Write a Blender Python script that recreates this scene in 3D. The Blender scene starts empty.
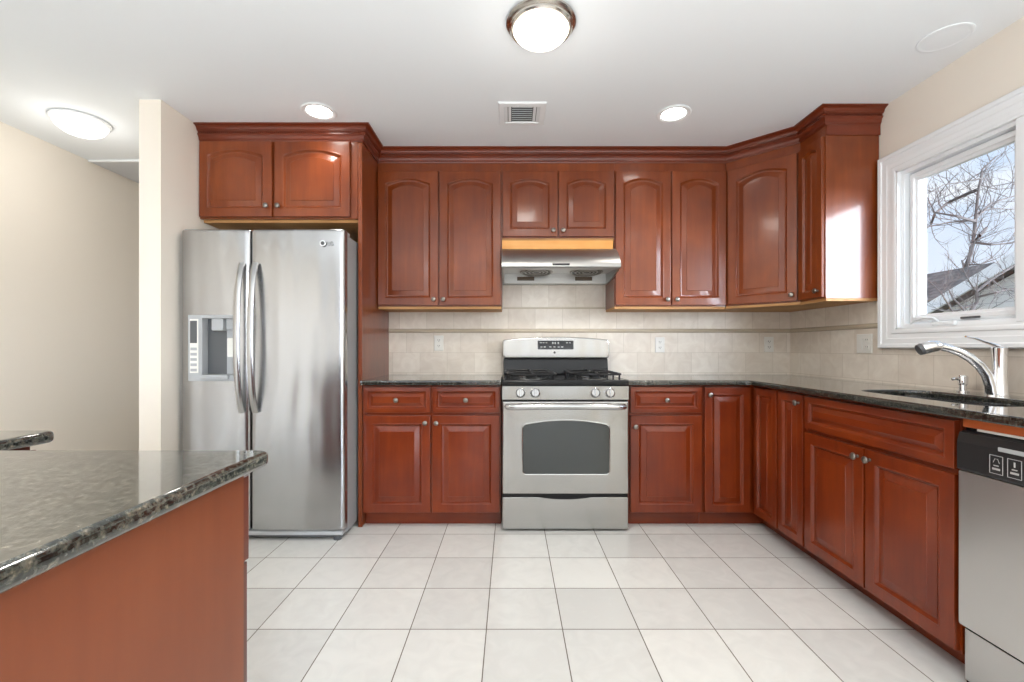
import bpy, bmesh, math, random
from mathutils import Vector, Matrix
scene = bpy.context.scene
C = scene.collection
PI = math.pi
def S(r, g, b):
    f = lambda c: (c/255/12.92) if c/255 <= .04045 else ((c/255+.055)/1.055)**2.4
    return (f(r), f(g), f(b), 1.0)

# ------------------------------------------------------------------ camera, exposure, world, lights
CAM_H = 1.11
cam = bpy.data.cameras.new('camera'); camo = bpy.data.objects.new('camera', cam); C.objects.link(camo)
camo.location = (0, 0, CAM_H); camo.rotation_euler = (PI/2, 0, 0)
cam.sensor_fit = 'HORIZONTAL'; cam.sensor_width = 36.0; cam.lens = 447.5*36/1024
cam.shift_x = 1/1024; cam.shift_y = 6.5/1024; cam.clip_start = .02; cam.clip_end = 300
scene.camera = camo
scene.view_settings.view_transform = 'Standard'; scene.view_settings.look = 'None'
scene.view_settings.gamma = 1.0; scene.view_settings.use_curve_mapping = False
scene.view_settings.exposure = 0.15
scene.cycles.max_bounces = 10; scene.cycles.diffuse_bounces = 6; scene.cycles.glossy_bounces = 5
scene.cycles.transparent_max_bounces = 12; scene.cycles.use_denoising = True
scene.cycles.sample_clamp_indirect = 8.0; scene.cycles.caustics_reflective = False; scene.cycles.caustics_refractive = False

def build_world():
    w = bpy.data.worlds.new('sky'); scene.world = w; w.use_nodes = True
    nt = w.node_tree; N = nt.nodes; L = nt.links; N.clear()
    out = N.new('ShaderNodeOutputWorld'); bg = N.new('ShaderNodeBackground'); L.new(bg.outputs[0], out.inputs[0])
    tc = N.new('ShaderNodeTexCoord'); sep = N.new('ShaderNodeSeparateXYZ'); L.new(tc.outputs['Generated'], sep.inputs[0])
    r = N.new('ShaderNodeValToRGB'); L.new(sep.outputs[2], r.inputs[0])
    e = r.color_ramp.elements; e[0].position = 0.0; e[0].color = S(226, 234, 244); e[1].position = .5; e[1].color = S(166, 200, 240)
    m = N.new('ShaderNodeMapping'); m.inputs['Scale'].default_value = (3.0, 3.0, 9.0); L.new(tc.outputs['Generated'], m.inputs[0])
    n = N.new('ShaderNodeTexNoise'); n.inputs['Scale'].default_value = 1.3; n.inputs['Detail'].default_value = 5; L.new(m.outputs[0], n.inputs[0])
    cr = N.new('ShaderNodeValToRGB'); cr.color_ramp.elements[0].position = .42; cr.color_ramp.elements[1].position = .66; L.new(n.outputs[0], cr.inputs[0])
    mx = N.new('ShaderNodeMix'); mx.data_type = 'RGBA'; L.new(cr.outputs[0], mx.inputs[0]); L.new(r.outputs[0], mx.inputs[6]); mx.inputs[7].default_value = S(242, 246, 251)
    # added bright patch of sky, placed to reflect in the end cabinet panel
    dv = Vector((1.95, -2.55, .55)).normalized()
    vm = N.new('ShaderNodeVectorMath'); vm.operation = 'DOT_PRODUCT'; L.new(tc.outputs['Generated'], vm.inputs[0]); vm.inputs[1].default_value = dv
    mr = N.new('ShaderNodeMapRange'); mr.interpolation_type = 'SMOOTHSTEP'
    mr.inputs[1].default_value = .90; mr.inputs[2].default_value = .975; mr.inputs[3].default_value = 1.15; mr.inputs[4].default_value = SKY_GLOW
    L.new(vm.outputs['Value'], mr.inputs[0])
    L.new(mx.outputs[2], bg.inputs[0]); L.new(mr.outputs[0], bg.inputs[1])
SKY_GLOW = 38.0
build_world()

def area(name, loc, rot, sx, sy, power, color=(1, 1, 1), spread=PI):
    l = bpy.data.lights.new(name, 'AREA'); l.shape = 'RECTANGLE'; l.size = sx; l.size_y = sy; l.energy = power; l.color = color; l.spread = spread
    o = bpy.data.objects.new(name, l); C.objects.link(o); o.location = loc; o.rotation_euler = rot; return o
def spot(name, loc, power, color=(1, .95, .88), angle=130, radius=.05):
    l = bpy.data.lights.new(name, 'SPOT'); l.energy = power; l.color = color; l.spot_size = math.radians(angle); l.spot_blend = .8; l.shadow_soft_size = radius
    o = bpy.data.objects.new(name, l); C.objects.link(o); o.location = loc; return o
def point(name, loc, power, color=(1, .95, .88), radius=.1):
    l = bpy.data.lights.new(name, 'POINT'); l.energy = power; l.color = color; l.shadow_soft_size = radius
    o = bpy.data.objects.new(name, l); C.objects.link(o); o.location = loc; return o
# daylight through the big windows in the wall behind the camera
area('daylight', (-1.55, -3.16, 1.25), (PI/2, 0, 0), 1.9, 2.1, 6, (.93, .97, 1))
area('daylight', (.95, -3.16, 1.25), (PI/2, 0, 0), 1.5, 2.1, 5, (.93, .97, 1))
# added unseen fill light, aimed up to brighten the ceiling
area('ceiling_fill', (.1, -.95, 1.0), (PI, 0, 0), 3.6, 2.6, 114, (.97, .985, 1))
# the sun falls through those windows onto the floor behind the camera
sun = bpy.data.lights.new('sun', 'SUN'); sun.energy = 2.0; sun.angle = math.radians(.6); sun.color = (.96, .98, 1)
suno = bpy.data.objects.new('sun', sun); C.objects.link(suno); suno.rotation_euler = Vector((.06, 1, -1.0)).to_track_quat('-Z', 'Y').to_euler()

# ------------------------------------------------------------------ mesh helpers
class MB:
    def __init__(s): s.bm = bmesh.new()
    def box(s, x0, x1, y0, y1, z0, z1, bev=0, seg=2):
        bm = s.bm
        v = [bm.verts.new((x, y, z)) for z in (z0, z1) for y in (y0, y1) for x in (x0, x1)]
        q = [(0, 2, 3, 1), (4, 5, 7, 6), (0, 1, 5, 4), (2, 6, 7, 3), (0, 4, 6, 2), (1, 3, 7, 5)]
        fs = [bm.faces.new([v[i] for i in f]) for f in q]
        if bev:
            es = list({e for f in fs for e in f.edges})
            bmesh.ops.bevel(bm, geom=es, offset=bev, segments=seg, affect='EDGES', profile=.5)
        return s
    def loops(s, lps, cap0=True, cap1=True, closed=True):
        bm = s.bm; prev = None; first = None
        for lp in lps:
            cur = [bm.verts.new(p) for p in lp]
            if prev:
                n = len(cur)
                for i in range(n if closed else n-1):
                    j = (i+1) % n
                    bm.faces.new((prev[i], prev[j], cur[j], cur[i]))
            else: first = cur
            prev = cur
        if cap0: bm.faces.new(first[::-1])
        if cap1: bm.faces.new(prev)
        return s
    def sweep(s, pts, prof, ref=Vector((1, 0, 0)), scales=None):
        pts = [Vector(p) for p in pts]; n = len(pts); lps = []
        for i, p in enumerate(pts):
            t = (pts[min(i+1, n-1)]-pts[max(i-1, 0)]).normalized()
            a = (ref - t*ref.dot(t)).normalized(); b = t.cross(a); k = scales[i] if scales else 1
            lps.append([p + a*(u*k) + b*(v*k) for u, v in prof])
        return s.loops(lps)
    def tube(s, pts, r, n=10):
        pts = [Vector(p) for p in pts]; m = len(pts)
        if not isinstance(r, (list, tuple)): r = [r]*m
        a = None; lps = []
        for i, p in enumerate(pts):
            t = (pts[min(i+1, m-1)]-pts[max(i-1, 0)]).normalized()
            if a is None: a = t.orthogonal().normalized()
            else:
                a = a - t*a.dot(t); a = a.normalized() if a.length > 1e-6 else t.orthogonal().normalized()
            b = t.cross(a)
            lps.append([p + (a*math.cos(2*PI*k/n)+b*math.sin(2*PI*k/n))*r[i] for k in range(n)])
        return s.loops(lps)
    def lathe(s, prof, n=24, M=None):
        M = M or Matrix.Identity(4)
        lps = [[M @ Vector((r*math.cos(2*PI*k/n), r*math.sin(2*PI*k/n), z)) for k in range(n)] for r, z in prof]
        return s.loops(lps)
    def prism(s, poly, z0, z1, bev=0):
        bm = s.bm
        a = [bm.verts.new((x, y, z0)) for x, y in poly]; b = [bm.verts.new((x, y, z1)) for x, y in poly]
        n = len(poly); fs = [bm.faces.new(a[::-1]), bm.faces.new(b)]
        for i in range(n):
            j = (i+1) % n; fs.append(bm.faces.new((a[i], a[j], b[j], b[i])))
        if bev: bmesh.ops.bevel(bm, geom=list({e for f in fs for e in f.edges}), offset=bev, segments=2, affect='EDGES')
        return s
    def prism_x(s, poly, x0, x1, bev=0):
        bm = s.bm
        a = [bm.verts.new((x0, y, z)) for y, z in poly]; b = [bm.verts.new((x1, y, z)) for y, z in poly]
        n = len(poly); fs = [bm.faces.new(a[::-1]), bm.faces.new(b)]
        for i in range(n):
            j = (i+1) % n; fs.append(bm.faces.new((a[i], a[j], b[j], b[i])))
        if bev: bmesh.ops.bevel(bm, geom=list({e for f in fs for e in f.edges}), offset=bev, segments=2, affect='EDGES')
        return s
    def build(s, name, mat, parent=None, loc=None, rot=None, world=False, angle=35, wn=True):
        bm = s.bm
        if world and parent is not None: bmesh.ops.transform(bm, matrix=wmat(parent).inverted(), verts=bm.verts)
        bmesh.ops.recalc_face_normals(bm, faces=bm.faces)
        me = bpy.data.meshes.new(name); bm.to_mesh(me); bm.free()
        me.polygons.foreach_set('use_smooth', [True]*len(me.polygons)); me.set_sharp_from_angle(angle=math.radians(angle))
        me.materials.append(mat)
        o = bpy.data.objects.new(name, me); C.objects.link(o)
        if wn:
            wm = o.modifiers.new('weighted_normals', 'WEIGHTED_NORMAL'); wm.keep_sharp = True
        if parent is not None: o.parent = parent
        if loc: o.location = loc
        if rot: o.rotation_euler = rot
        return o
def wmat(o):
    m = Matrix.LocRotScale(o.location, o.rotation_euler, o.scale)
    return wmat(o.parent) @ m if o.parent else m
def thing(name, label, cat, loc=(0, 0, 0), rotz=0, group=None):
    o = bpy.data.objects.new(name, None); C.objects.link(o); o.empty_display_size = .05
    o.location = loc; o.rotation_euler = (0, 0, rotz); o['label'] = label; o['category'] = cat
    if group: o['group'] = group
    return o
def tag(o, label, cat, group=None):
    o['label'] = label; o['category'] = cat
    if group: o['group'] = group
    return o
def dup(root, loc, rotz=None, label=None):
    r = root.copy(); C.objects.link(r); r.location = loc
    if rotz is not None: r.rotation_euler = (0, 0, rotz)
    if label: r['label'] = label
    for ch in list(root.children):
        c = ch.copy(); C.objects.link(c); c.parent = r
        for g in ch.children:
            d = g.copy(); C.objects.link(d); d.parent = c
    return r
def struct(o):
    o['kind'] = 'structure'; return o
def curve_mesh(name, polys, z0, z1, bev, mat, parent=None):
    cu = bpy.data.curves.new(name, 'CURVE'); cu.dimensions = '2D'; cu.fill_mode = 'BOTH'
    h = (z1-z0)/2; cu.extrude = h-bev; cu.bevel_depth = bev; cu.bevel_resolution = 2; cu.offset = -bev
    for poly in polys:
        sp = cu.splines.new('POLY'); sp.points.add(len(poly)-1)
        for i, (x, y) in enumerate(poly): sp.points[i].co = (x, y, 0, 1)
        sp.use_cyclic_u = True
    t = bpy.data.objects.new(name+'_curve', cu); C.objects.link(t)
    dg = bpy.context.evaluated_depsgraph_get(); me = bpy.data.meshes.new_from_object(t.evaluated_get(dg))
    bpy.data.objects.remove(t); bpy.data.curves.remove(cu)
    me.transform(Matrix.Translation((0, 0, (z0+z1)/2))); me.name = name
    me.materials.clear(); me.materials.append(mat)
    me.polygons.foreach_set('use_smooth', [True]*len(me.polygons)); me.set_sharp_from_angle(angle=math.radians(40))
    o = bpy.data.objects.new(name, me); C.objects.link(o)
    if parent: o.parent = parent
    return o
def text_mesh(name, body, size, mat, parent, loc, rot, depth=.0006):
    cu = bpy.data.curves.new(name, 'FONT'); cu.body = body; cu.size = size; cu.extrude = depth; cu.align_x = 'CENTER'; cu.align_y = 'CENTER'
    t = bpy.data.objects.new(name+'_curve', cu); C.objects.link(t)
    dg = bpy.context.evaluated_depsgraph_get(); me = bpy.data.meshes.new_from_object(t.evaluated_get(dg))
    bpy.data.objects.remove(t); bpy.data.curves.remove(cu); me.name = name
    me.materials.clear(); me.materials.append(mat)
    o = bpy.data.objects.new(name, me); C.objects.link(o); o.parent = parent; o.location = loc; o.rotation_euler = rot
    return o
def round_poly(poly, radii, n=6):
    out = []; m = len(poly)
    for i, p in enumerate(poly):
        r = radii[i] if isinstance(radii, (list, tuple)) else radii
        p = Vector(p); a = (Vector(poly[i-1])-p).normalized(); b = (Vector(poly[(i+1) % m])-p).normalized()
        if not r: out.append(tuple(p)); continue
        ang = a.angle(b); d = r/math.tan(ang/2); c = p+(a+b).normalized()*(r/math.sin(ang/2))
        s0 = p+a*d-c; s1 = p+b*d-c
        for k in range(n+1):
            q = s0.slerp(s1, k/n) if s0.angle(s1) > 1e-4 else s0
            out.append(tuple(c+q.normalized()*r))
    return out
def rrect(x0, x1, z0, z1, r, rise=0, nc=5, nt=14):
    """rounded rectangle with an optional arched top, counter-clockwise in (x, z)"""
    pts = []
    def arc(cx, cz, a0):
        for k in range(nc+1):
            a = a0+PI/2*k/nc; pts.append([cx+r*math.cos(a), cz+r*math.sin(a)])
    arc(x0+r, z0+r, PI); arc(x1-r, z0+r, 1.5*PI); arc(x1-r, z1-r, 0)
    for k in range(1, nt): pts.append([x1-r+(x0-x1+2*r)*k/nt, z1])
    arc(x0+r, z1-r, PI/2)
    if rise:
        cx = (x0+x1)/2; hw = (x1-x0)/2
        for p in pts:
            if p[1] > (z0+z1)/2: p[1] -= rise*((p[0]-cx)/hw)**2
    return pts

# ------------------------------------------------------------------ materials
def new_mat(name):
    m = bpy.data.materials.new(name); m.use_nodes = True; nt = m.node_tree
    return m, nt.nodes, nt.links, nt.nodes['Principled BSDF']
def plain(name, col, rough=.5, metal=0, coat=0, emit=None, strength=0, spec=.5):
    m, N, L, b = new_mat(name)
    b.inputs['Base Color'].default_value = col; b.inputs['Roughness'].default_value = rough; b.inputs['Metallic'].default_value = metal
    b.inputs['Coat Weight'].default_value = coat; b.inputs['Coat Roughness'].default_value = .08; b.inputs['Specular IOR Level'].default_value = spec
    if emit: b.inputs['Emission Color'].default_value = emit; b.inputs['Emission Strength'].default_value = strength
    n = N.new('ShaderNodeTexNoise'); n.inputs['Scale'].default_value = 14; n.inputs['Detail'].default_value = 3
    tc = N.new('ShaderNodeTexCoord'); L.new(tc.outputs['Object'], n.inputs[0])
    mr = N.new('ShaderNodeMapRange'); mr.inputs[3].default_value = max(0.02, rough-.03); mr.inputs[4].default_value = min(1, rough+.03)
    L.new(n.outputs[0], mr.inputs[0]); L.new(mr.outputs[0], b.inputs['Roughness'])
    return m
def wood(name, c0, c1, c2, axis='z', rough=.33, coat=.35):
    m, N, L, b = new_mat(name)
    tc = N.new('ShaderNodeTexCoord'); oi = N.new('ShaderNodeObjectInfo')
    add = N.new('ShaderNodeVectorMath'); add.operation = 'ADD'; L.new(tc.outputs['Object'], add.inputs[0])
    sc = N.new('ShaderNodeMath'); sc.operation = 'MULTIPLY'; sc.inputs[1].default_value = 37; L.new(oi.outputs['Random'], sc.inputs[0]); L.new(sc.outputs[0], add.inputs[1])
    mp = N.new('ShaderNodeMapping'); L.new(add.outputs[0], mp.inputs[0])
    mp.inputs['Scale'].default_value = (1, 1, .09) if axis == 'z' else (.09, 1, 1)
    n1 = N.new('ShaderNodeTexNoise'); n1.inputs['Scale'].default_value = 26; n1.inputs['Detail'].default_value = 6; n1.inputs['Roughness'].default_value = .6; L.new(mp.outputs[0], n1.inputs[0])
    n2 = N.new('ShaderNodeTexNoise'); n2.inputs['Scale'].default_value = 3.2; n2.inputs['Detail'].default_value = 3; L.new(add.outputs[0], n2.inputs[0])
    mx = N.new('ShaderNodeMix'); mx.data_type = 'FLOAT'; mx.inputs[0].default_value = .6; L.new(n1.outputs[0], mx.inputs[2]); L.new(n2.outputs[0], mx.inputs[3])
    r = N.new('ShaderNodeValToRGB'); e = r.color_ramp.elements; e[0].position = .33; e[0].color = c0; e[1].position = .68; e[1].color = c2
    k = e.new(.5); k.color = c1
    L.new(mx.outputs[0], r.inputs[0]); L.new(r.outputs[0], b.inputs['Base Color'])
    b.inputs['Roughness'].default_value = rough; b.inputs['Coat Weight'].default_value = coat; b.inputs['Coat Roughness'].default_value = .10; b.inputs['Specular IOR Level'].default_value = .4
    bp = N.new('ShaderNodeBump'); bp.inputs['Strength'].default_value = .03; bp.inputs['Distance'].default_value = .002; L.new(n1.outputs[0], bp.inputs['Height']); L.new(bp.outputs[0], b.inputs['Normal'])
    return m
def granite(name, fleck=1.0):
    m, N, L, b = new_mat(name)
    tc = N.new('ShaderNodeTexCoord')
    v = N.new('ShaderNodeTexVoronoi'); v.inputs['Scale'].default_value = 260; L.new(tc.outputs['Object'], v.inputs[0])
    n = N.new('ShaderNodeTexNoise'); n.inputs['Scale'].default_value = 95; n.inputs['Detail'].default_value = 5; n.inputs['Roughness'].default_value = .65; L.new(tc.outputs['Object'], n.inputs[0])
    r = N.new('ShaderNodeValToRGB'); e = r.color_ramp.elements
    e[0].position = .40; e[0].color = (.008, .010, .009, 1); e[1].position = .74; e[1].color = (.20*fleck, .175*fleck, .135*fleck, 1)
    k = e.new(.52); k.color = (.030*fleck, .034*fleck, .028*fleck, 1); k = e.new(.62); k.color = (.075*fleck, .068*fleck, .052*fleck, 1)
    L.new(n.outputs[0], r.inputs[0])
    sp = N.new('ShaderNodeSeparateColor'); L.new(v.outputs['Color'], sp.inputs[0])
    r2 = N.new('ShaderNodeValToRGB'); e = r2.color_ramp.elements; e[0].position = .80; e[0].color = (0, 0, 0, 1); e[1].position = .86; e[1].color = (1, 1, 1, 1); L.new(sp.outputs[0], r2.inputs[0])
    mx = N.new('ShaderNodeMix'); mx.data_type = 'RGBA'; mul = N.new('ShaderNodeMath'); mul.operation = 'MULTIPLY'; mul.inputs[1].default_value = .16; L.new(r2.outputs[0], mul.inputs[0])
    L.new(mul.outputs[0], mx.inputs[0]); L.new(r.outputs[0], mx.inputs[6]); mx.inputs[7].default_value = (.19*fleck, .18*fleck, .16*fleck, 1)
    L.new(mx.outputs[2], b.inputs['Base Color']); b.inputs['Roughness'].default_value = .07; b.inputs['Specular IOR Level'].default_value = .8; b.inputs['Coat Weight'].default_value = .6; b.inputs['Coat Roughness'].default_value = .03
    return m
def steel(name, col, rough=.24, aniso=.5, horiz=True, wave=0):
    m, N, L, b = new_mat(name)
    tc = N.new('ShaderNodeTexCoord'); mp = N.new('ShaderNodeMapping'); L.new(tc.outputs['Object'], mp.inputs[0])
    mp.inputs['Scale'].default_value = (.6, .6, 40) if horiz else (40, 40, .6)
    n = N.new('ShaderNodeTexNoise'); n.inputs['Scale'].default_value = 9; n.inputs['Detail'].default_value = 3; L.new(mp.outputs[0], n.inputs[0])
    mr = N.new('ShaderNodeMapRange'); mr.inputs[3].default_value = rough-.015; mr.inputs[4].default_value = rough+.02; L.new(n.outputs[0], mr.inputs[0]); L.new(mr.outputs[0], b.inputs['Roughness'])
    n2 = N.new('ShaderNodeTexNoise'); n2.inputs['Scale'].default_value = 2.2; n2.inputs['Detail'].default_value = 2; L.new(tc.outputs['Object'], n2.inputs[0])
    mx = N.new('ShaderNodeMix'); mx.data_type = 'RGBA'; L.new(n2.outputs[0], mx.inputs[0]); mx.inputs[6].default_value = tuple(c*.94 for c in col[:3])+(1,); mx.inputs[7].default_value = col
    L.new(mx.outputs[2], b.inputs['Base Color']); b.inputs['Metallic'].default_value = 1
    tg = N.new('ShaderNodeTangent'); tg.direction_type = 'RADIAL'; tg.axis = 'Z'; L.new(tg.outputs[0], b.inputs['Tangent'])
    if wave:
        mw = N.new('ShaderNodeMapping'); mw.inputs['Scale'].default_value = (6, 1, 1.3); L.new(tc.outputs['Object'], mw.inputs[0])
        nw = N.new('ShaderNodeTexNoise'); nw.inputs['Scale'].default_value = 1.1; nw.inputs['Detail'].default_value = 1; L.new(mw.outputs[0], nw.inputs[0])
        bw = N.new('ShaderNodeBump'); bw.inputs['Strength'].default_value = 1; bw.inputs['Distance'].default_value = wave; L.new(nw.outputs[0], bw.inputs['Height']); L.new(bw.outputs[0], b.inputs['Normal'])
    b.inputs['Anisotropic'].default_value = aniso; b.inputs['Anisotropic Rotation'].default_value = 0.0
    return m
def tile(name, axes, org, bw, bh, offset, c1, c2, cg, mortar, rough, bump=.25, veins=.5, vs=11):
    m, N, L, b = new_mat(name)
    tc = N.new('ShaderNodeTexCoord'); sp = N.new('ShaderNodeSeparateXYZ'); L.new(tc.outputs['Object'], sp.inputs[0])
    cb = N.new('ShaderNodeCombineXYZ')
    for i, a in enumerate(axes):
        ad = N.new('ShaderNodeMath'); ad.operation = 'SUBTRACT'; ad.inputs[1].default_value = org[i]; L.new(sp.outputs['xyz'.index(a)], ad.inputs[0]); L.new(ad.outputs[0], cb.inputs[i])
    br = N.new('ShaderNodeTexBrick'); br.offset = offset; br.offset_frequency = 2; br.squash = 1
    L.new(cb.outputs[0], br.inputs['Vector'])
    for k, v in (('Scale', 1), ('Mortar Size', mortar), ('Mortar Smooth', .15), ('Bias', 0), ('Brick Width', bw), ('Row Height', bh)): br.inputs[k].default_value = v
    br.inputs['Color1'].default_value = (0, 0, 0, 1); br.inputs['Color2'].default_value = (1, 1, 1, 1); br.inputs['Mortar'].default_value = (.5, .5, .5, 1)
    n = N.new('ShaderNodeTexNoise'); n.inputs['Scale'].default_value = vs; n.inputs['Detail'].default_value = 7; n.inputs['Distortion'].default_value = 1.2; L.new(tc.outputs['Object'], n.inputs[0])
    mf = N.new('ShaderNodeMix'); mf.data_type = 'FLOAT'; mf.inputs[0].default_value = veins; L.new(br.outputs['Color'], mf.inputs[2]); L.new(n.outputs[0], mf.inputs[3])
    ct_ = N.new('ShaderNodeMapRange'); ct_.inputs[1].default_value = .3; ct_.inputs[2].default_value = .7; L.new(mf.outputs[0], ct_.inputs[0])
    mx = N.new('ShaderNodeMix'); mx.data_type = 'RGBA'; L.new(ct_.outputs[0], mx.inputs[0]); mx.inputs[6].default_value = c1; mx.inputs[7].default_value = c2
    mg = N.new('ShaderNodeMix'); mg.data_type = 'RGBA'; L.new(br.outputs['Fac'], mg.inputs[0]); L.new(mx.outputs[2], mg.inputs[6]); mg.inputs[7].default_value = cg
    L.new(mg.outputs[2], b.inputs['Base Color'])
    mr = N.new('ShaderNodeMapRange'); L.new(br.outputs['Fac'], mr.inputs[0]); mr.inputs[3].default_value = rough; mr.inputs[4].default_value = .9; L.new(mr.outputs[0], b.inputs['Roughness'])
    inv = N.new('ShaderNodeMath'); inv.operation = 'SUBTRACT'; inv.inputs[0].default_value = 1; L.new(br.outputs['Fac'], inv.inputs[1])
    bp = N.new('ShaderNodeBump'); bp.inputs['Strength'].default_value = bump; bp.inputs['Distance'].default_value = .002; L.new(inv.outputs[0], bp.inputs['Height']); L.new(bp.outputs[0], b.inputs['Normal'])
    return m
def glass_mat(name, tint=(1, 1, 1, 1)):
    m = bpy.data.materials.new(name); m.use_nodes = True; N = m.node_tree.nodes; L = m.node_tree.links; N.clear()
    o = N.new('ShaderNodeOutputMaterial'); t = N.new('ShaderNodeBsdfTransparent'); g = N.new('ShaderNodeBsdfGlossy'); x = N.new('ShaderNodeMixShader'); f = N.new('ShaderNodeLayerWeight')
    t.inputs[0].default_value = tint; g.inputs['Roughness'].default_value = .01; f.inputs[0].default_value = .5
    pw = N.new('ShaderNodeMath'); pw.operation = 'POWER'; pw.inputs[1].default_value = 5; L.new(f.outputs['Facing'], pw.inputs[0])
    mr = N.new('ShaderNodeMapRange'); mr.inputs[3].default_value = .04; L.new(pw.outputs[0], mr.inputs[0])
    L.new(mr.outputs[0], x.inputs[0]); L.new(t.outputs[0], x.inputs[1]); L.new(g.outputs[0], x.inputs[2]); L.new(x.outputs[0], o.inputs[0])
    return m
def shingle_mat(name):
    return tile(name, 'yz', (0, 0), .4, .12, .5, S(84, 82, 82), S(112, 110, 108), S(66, 66, 68), .008, .9, .4)

M = {}
M['wood'] = wood('cherry wood', S(104, 44, 14), S(121, 55, 19), S(138, 67, 26), rough=.31, coat=.35)
M['wood_base'] = wood('cherry wood lower', S(98, 31, 6), S(117, 43, 9), S(136, 56, 15), rough=.31, coat=.35)
M['wood_base_x'] = wood('cherry wood lower horizontal grain', S(98, 31, 6), S(117, 43, 9), S(136, 56, 15), 'x', .31, .35)
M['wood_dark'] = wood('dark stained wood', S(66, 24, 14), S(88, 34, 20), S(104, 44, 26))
M['crown'] = wood('cherry moulding', S(92, 34, 15), S(106, 42, 19), S(120, 51, 26), 'x', .28, .25)
M['panel'] = wood('cherry laminate panel', S(114, 58, 33), S(120, 63, 37), S(127, 69, 41), 'z', .42, .1)
M['birch'] = wood('raw birch', S(164, 116, 68), S(186, 138, 86), S(204, 158, 104), 'x', .6, 0)
M['rail'] = wood('orange stained rail', S(180, 84, 40), S(196, 98, 50), S(208, 112, 62), 'x', .4, .1)
M['pine'] = wood('raw pine filler', S(205, 135, 62), S(225, 158, 82), S(238, 178, 104), 'x', .5, .1)
M['granite'] = granite('black granite', .8)
M['granite_isl'] = granite('peninsula granite', 1.5)
M['steel'] = steel('brushed stainless steel', (.44, .44, .444, 1), .22, wave=.012)
M['steel_range'] = steel('range stainless steel', (.47, .464, .448, 1), .22, wave=.010)
M['steel_hood'] = steel('hood stainless steel', (.47, .465, .45, 1), .38, .2)
M['steel_dw'] = steel('dishwasher stainless steel', (.66, .655, .645, 1), .3, wave=.006)  # colour lightened to stand in for brighter light on the dishwasher front
M['steel_plain'] = plain('satin steel', (.52, .52, .52, 1), .22, 1)
M['chrome'] = plain('chrome', (.82, .82, .83, 1), .06, 1)
M['nickel'] = plain('satin nickel', (.62, .58, .53, 1), .2, 1)
M['pewter'] = plain('dull pewter', (.27, .25, .225, 1), .3, 1)
M['case'] = plain('grey enamel case', S(150, 152, 154), .45)
M['black'] = plain('black enamel', (.010, .010, .011, 1), .16, spec=.3)
M['black_matte'] = plain('black cast iron', (.012, .012, .013, 1), .42, spec=.35)
M['dark_plastic'] = plain('black plastic', (.018, .018, .019, 1), .3)
M['grey_plastic'] = plain('grey plastic', S(172, 174, 176), .4)
M['dark_grey'] = plain('dark grey plastic', S(86, 88, 90), .35)
M['wall'] = plain('cream wall paint', S(236, 228, 216), .7, spec=.25)
M['ceiling'] = plain('white ceiling paint', S(238, 242, 245), .85, spec=.2)
M['white'] = plain('white gloss paint', S(238, 241, 243), .3)
M['white_plastic'] = plain('white plastic', S(235, 233, 226), .35)
M['hall_panel'] = plain('grey white hatch paint', S(206, 207, 210), .8)
M['mark'] = plain('pale print', S(190, 190, 188), .5)
M['oven_glass'] = plain('dark oven glass', (.035, .04, .038, 1), .05, 0, .5)
M['display'] = plain('black glass display', (.01, .01, .011, 1), .12)
M['glass'] = glass_mat('window glass')
M['lamp_warm'] = plain('lit frosted glass', S(255, 248, 236), .4, emit=(1, .92, .80, 1), strength=2.2)
M['lamp_white'] = plain('lit opal glass', S(255, 255, 255), .4, emit=(1, .97, .93, 1), strength=2.0)
M['lamp_can'] = plain('lit bulb lens', S(255, 255, 255), .4, emit=(1, .96, .90, 1), strength=14)
M['lens'] = plain('amber lens', S(96, 82, 66), .25)
M['floor'] = tile('ceramic floor tile', 'xy', (-.097-6, 2.362-.2995*20), .3, .2995, 0, S(205, 205, 202), S(221, 221, 217), S(108, 100, 90), .0021, .22, .9)
M['tile_low'] = tile('backsplash tile', 'xz', (-4.05, .921-.15*6), .204, .15, .5, S(222, 210, 195), S(240, 231, 218), S(206, 195, 179), .0013, .28, .3, .75)
M['tile_low_r'] = tile('backsplash tile side', 'yz', (-4.0, .921-.15*6), .204, .15, .5, S(222, 210, 195), S(240, 231, 218), S(206, 195, 179), .0013, .28, .3, .75)
M['tile_top'] = tile('backsplash tile upper', 'xz', (-4.0, 1.25-.164*6), .204, .164, .5, S(222, 210, 195), S(240, 231, 218), S(206, 195, 179), .0013, .28, .3, .75)
M['tile_top_r'] = tile('backsplash tile upper side', 'yz', (-4.05, 1.25-.164*6), .204, .164, .5, S(222, 210, 195), S(240, 231, 218), S(206, 195, 179), .0013, .28, .3, .75)
M['liner'] = plain('tile liner', S(206, 192, 170), .2)
M['bark'] = plain('grey bark', S(104, 98, 96), .95)
M['siding'] = tile('pale siding', 'yz', (0, 0), 30, .14, 0, S(225, 225, 222), S(235, 235, 232), S(180, 180, 180), .006, .7)
M['shingle'] = shingle_mat('grey shingles')
M['lawn'] = plain('winter lawn', S(120, 118, 96), .95)

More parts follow.
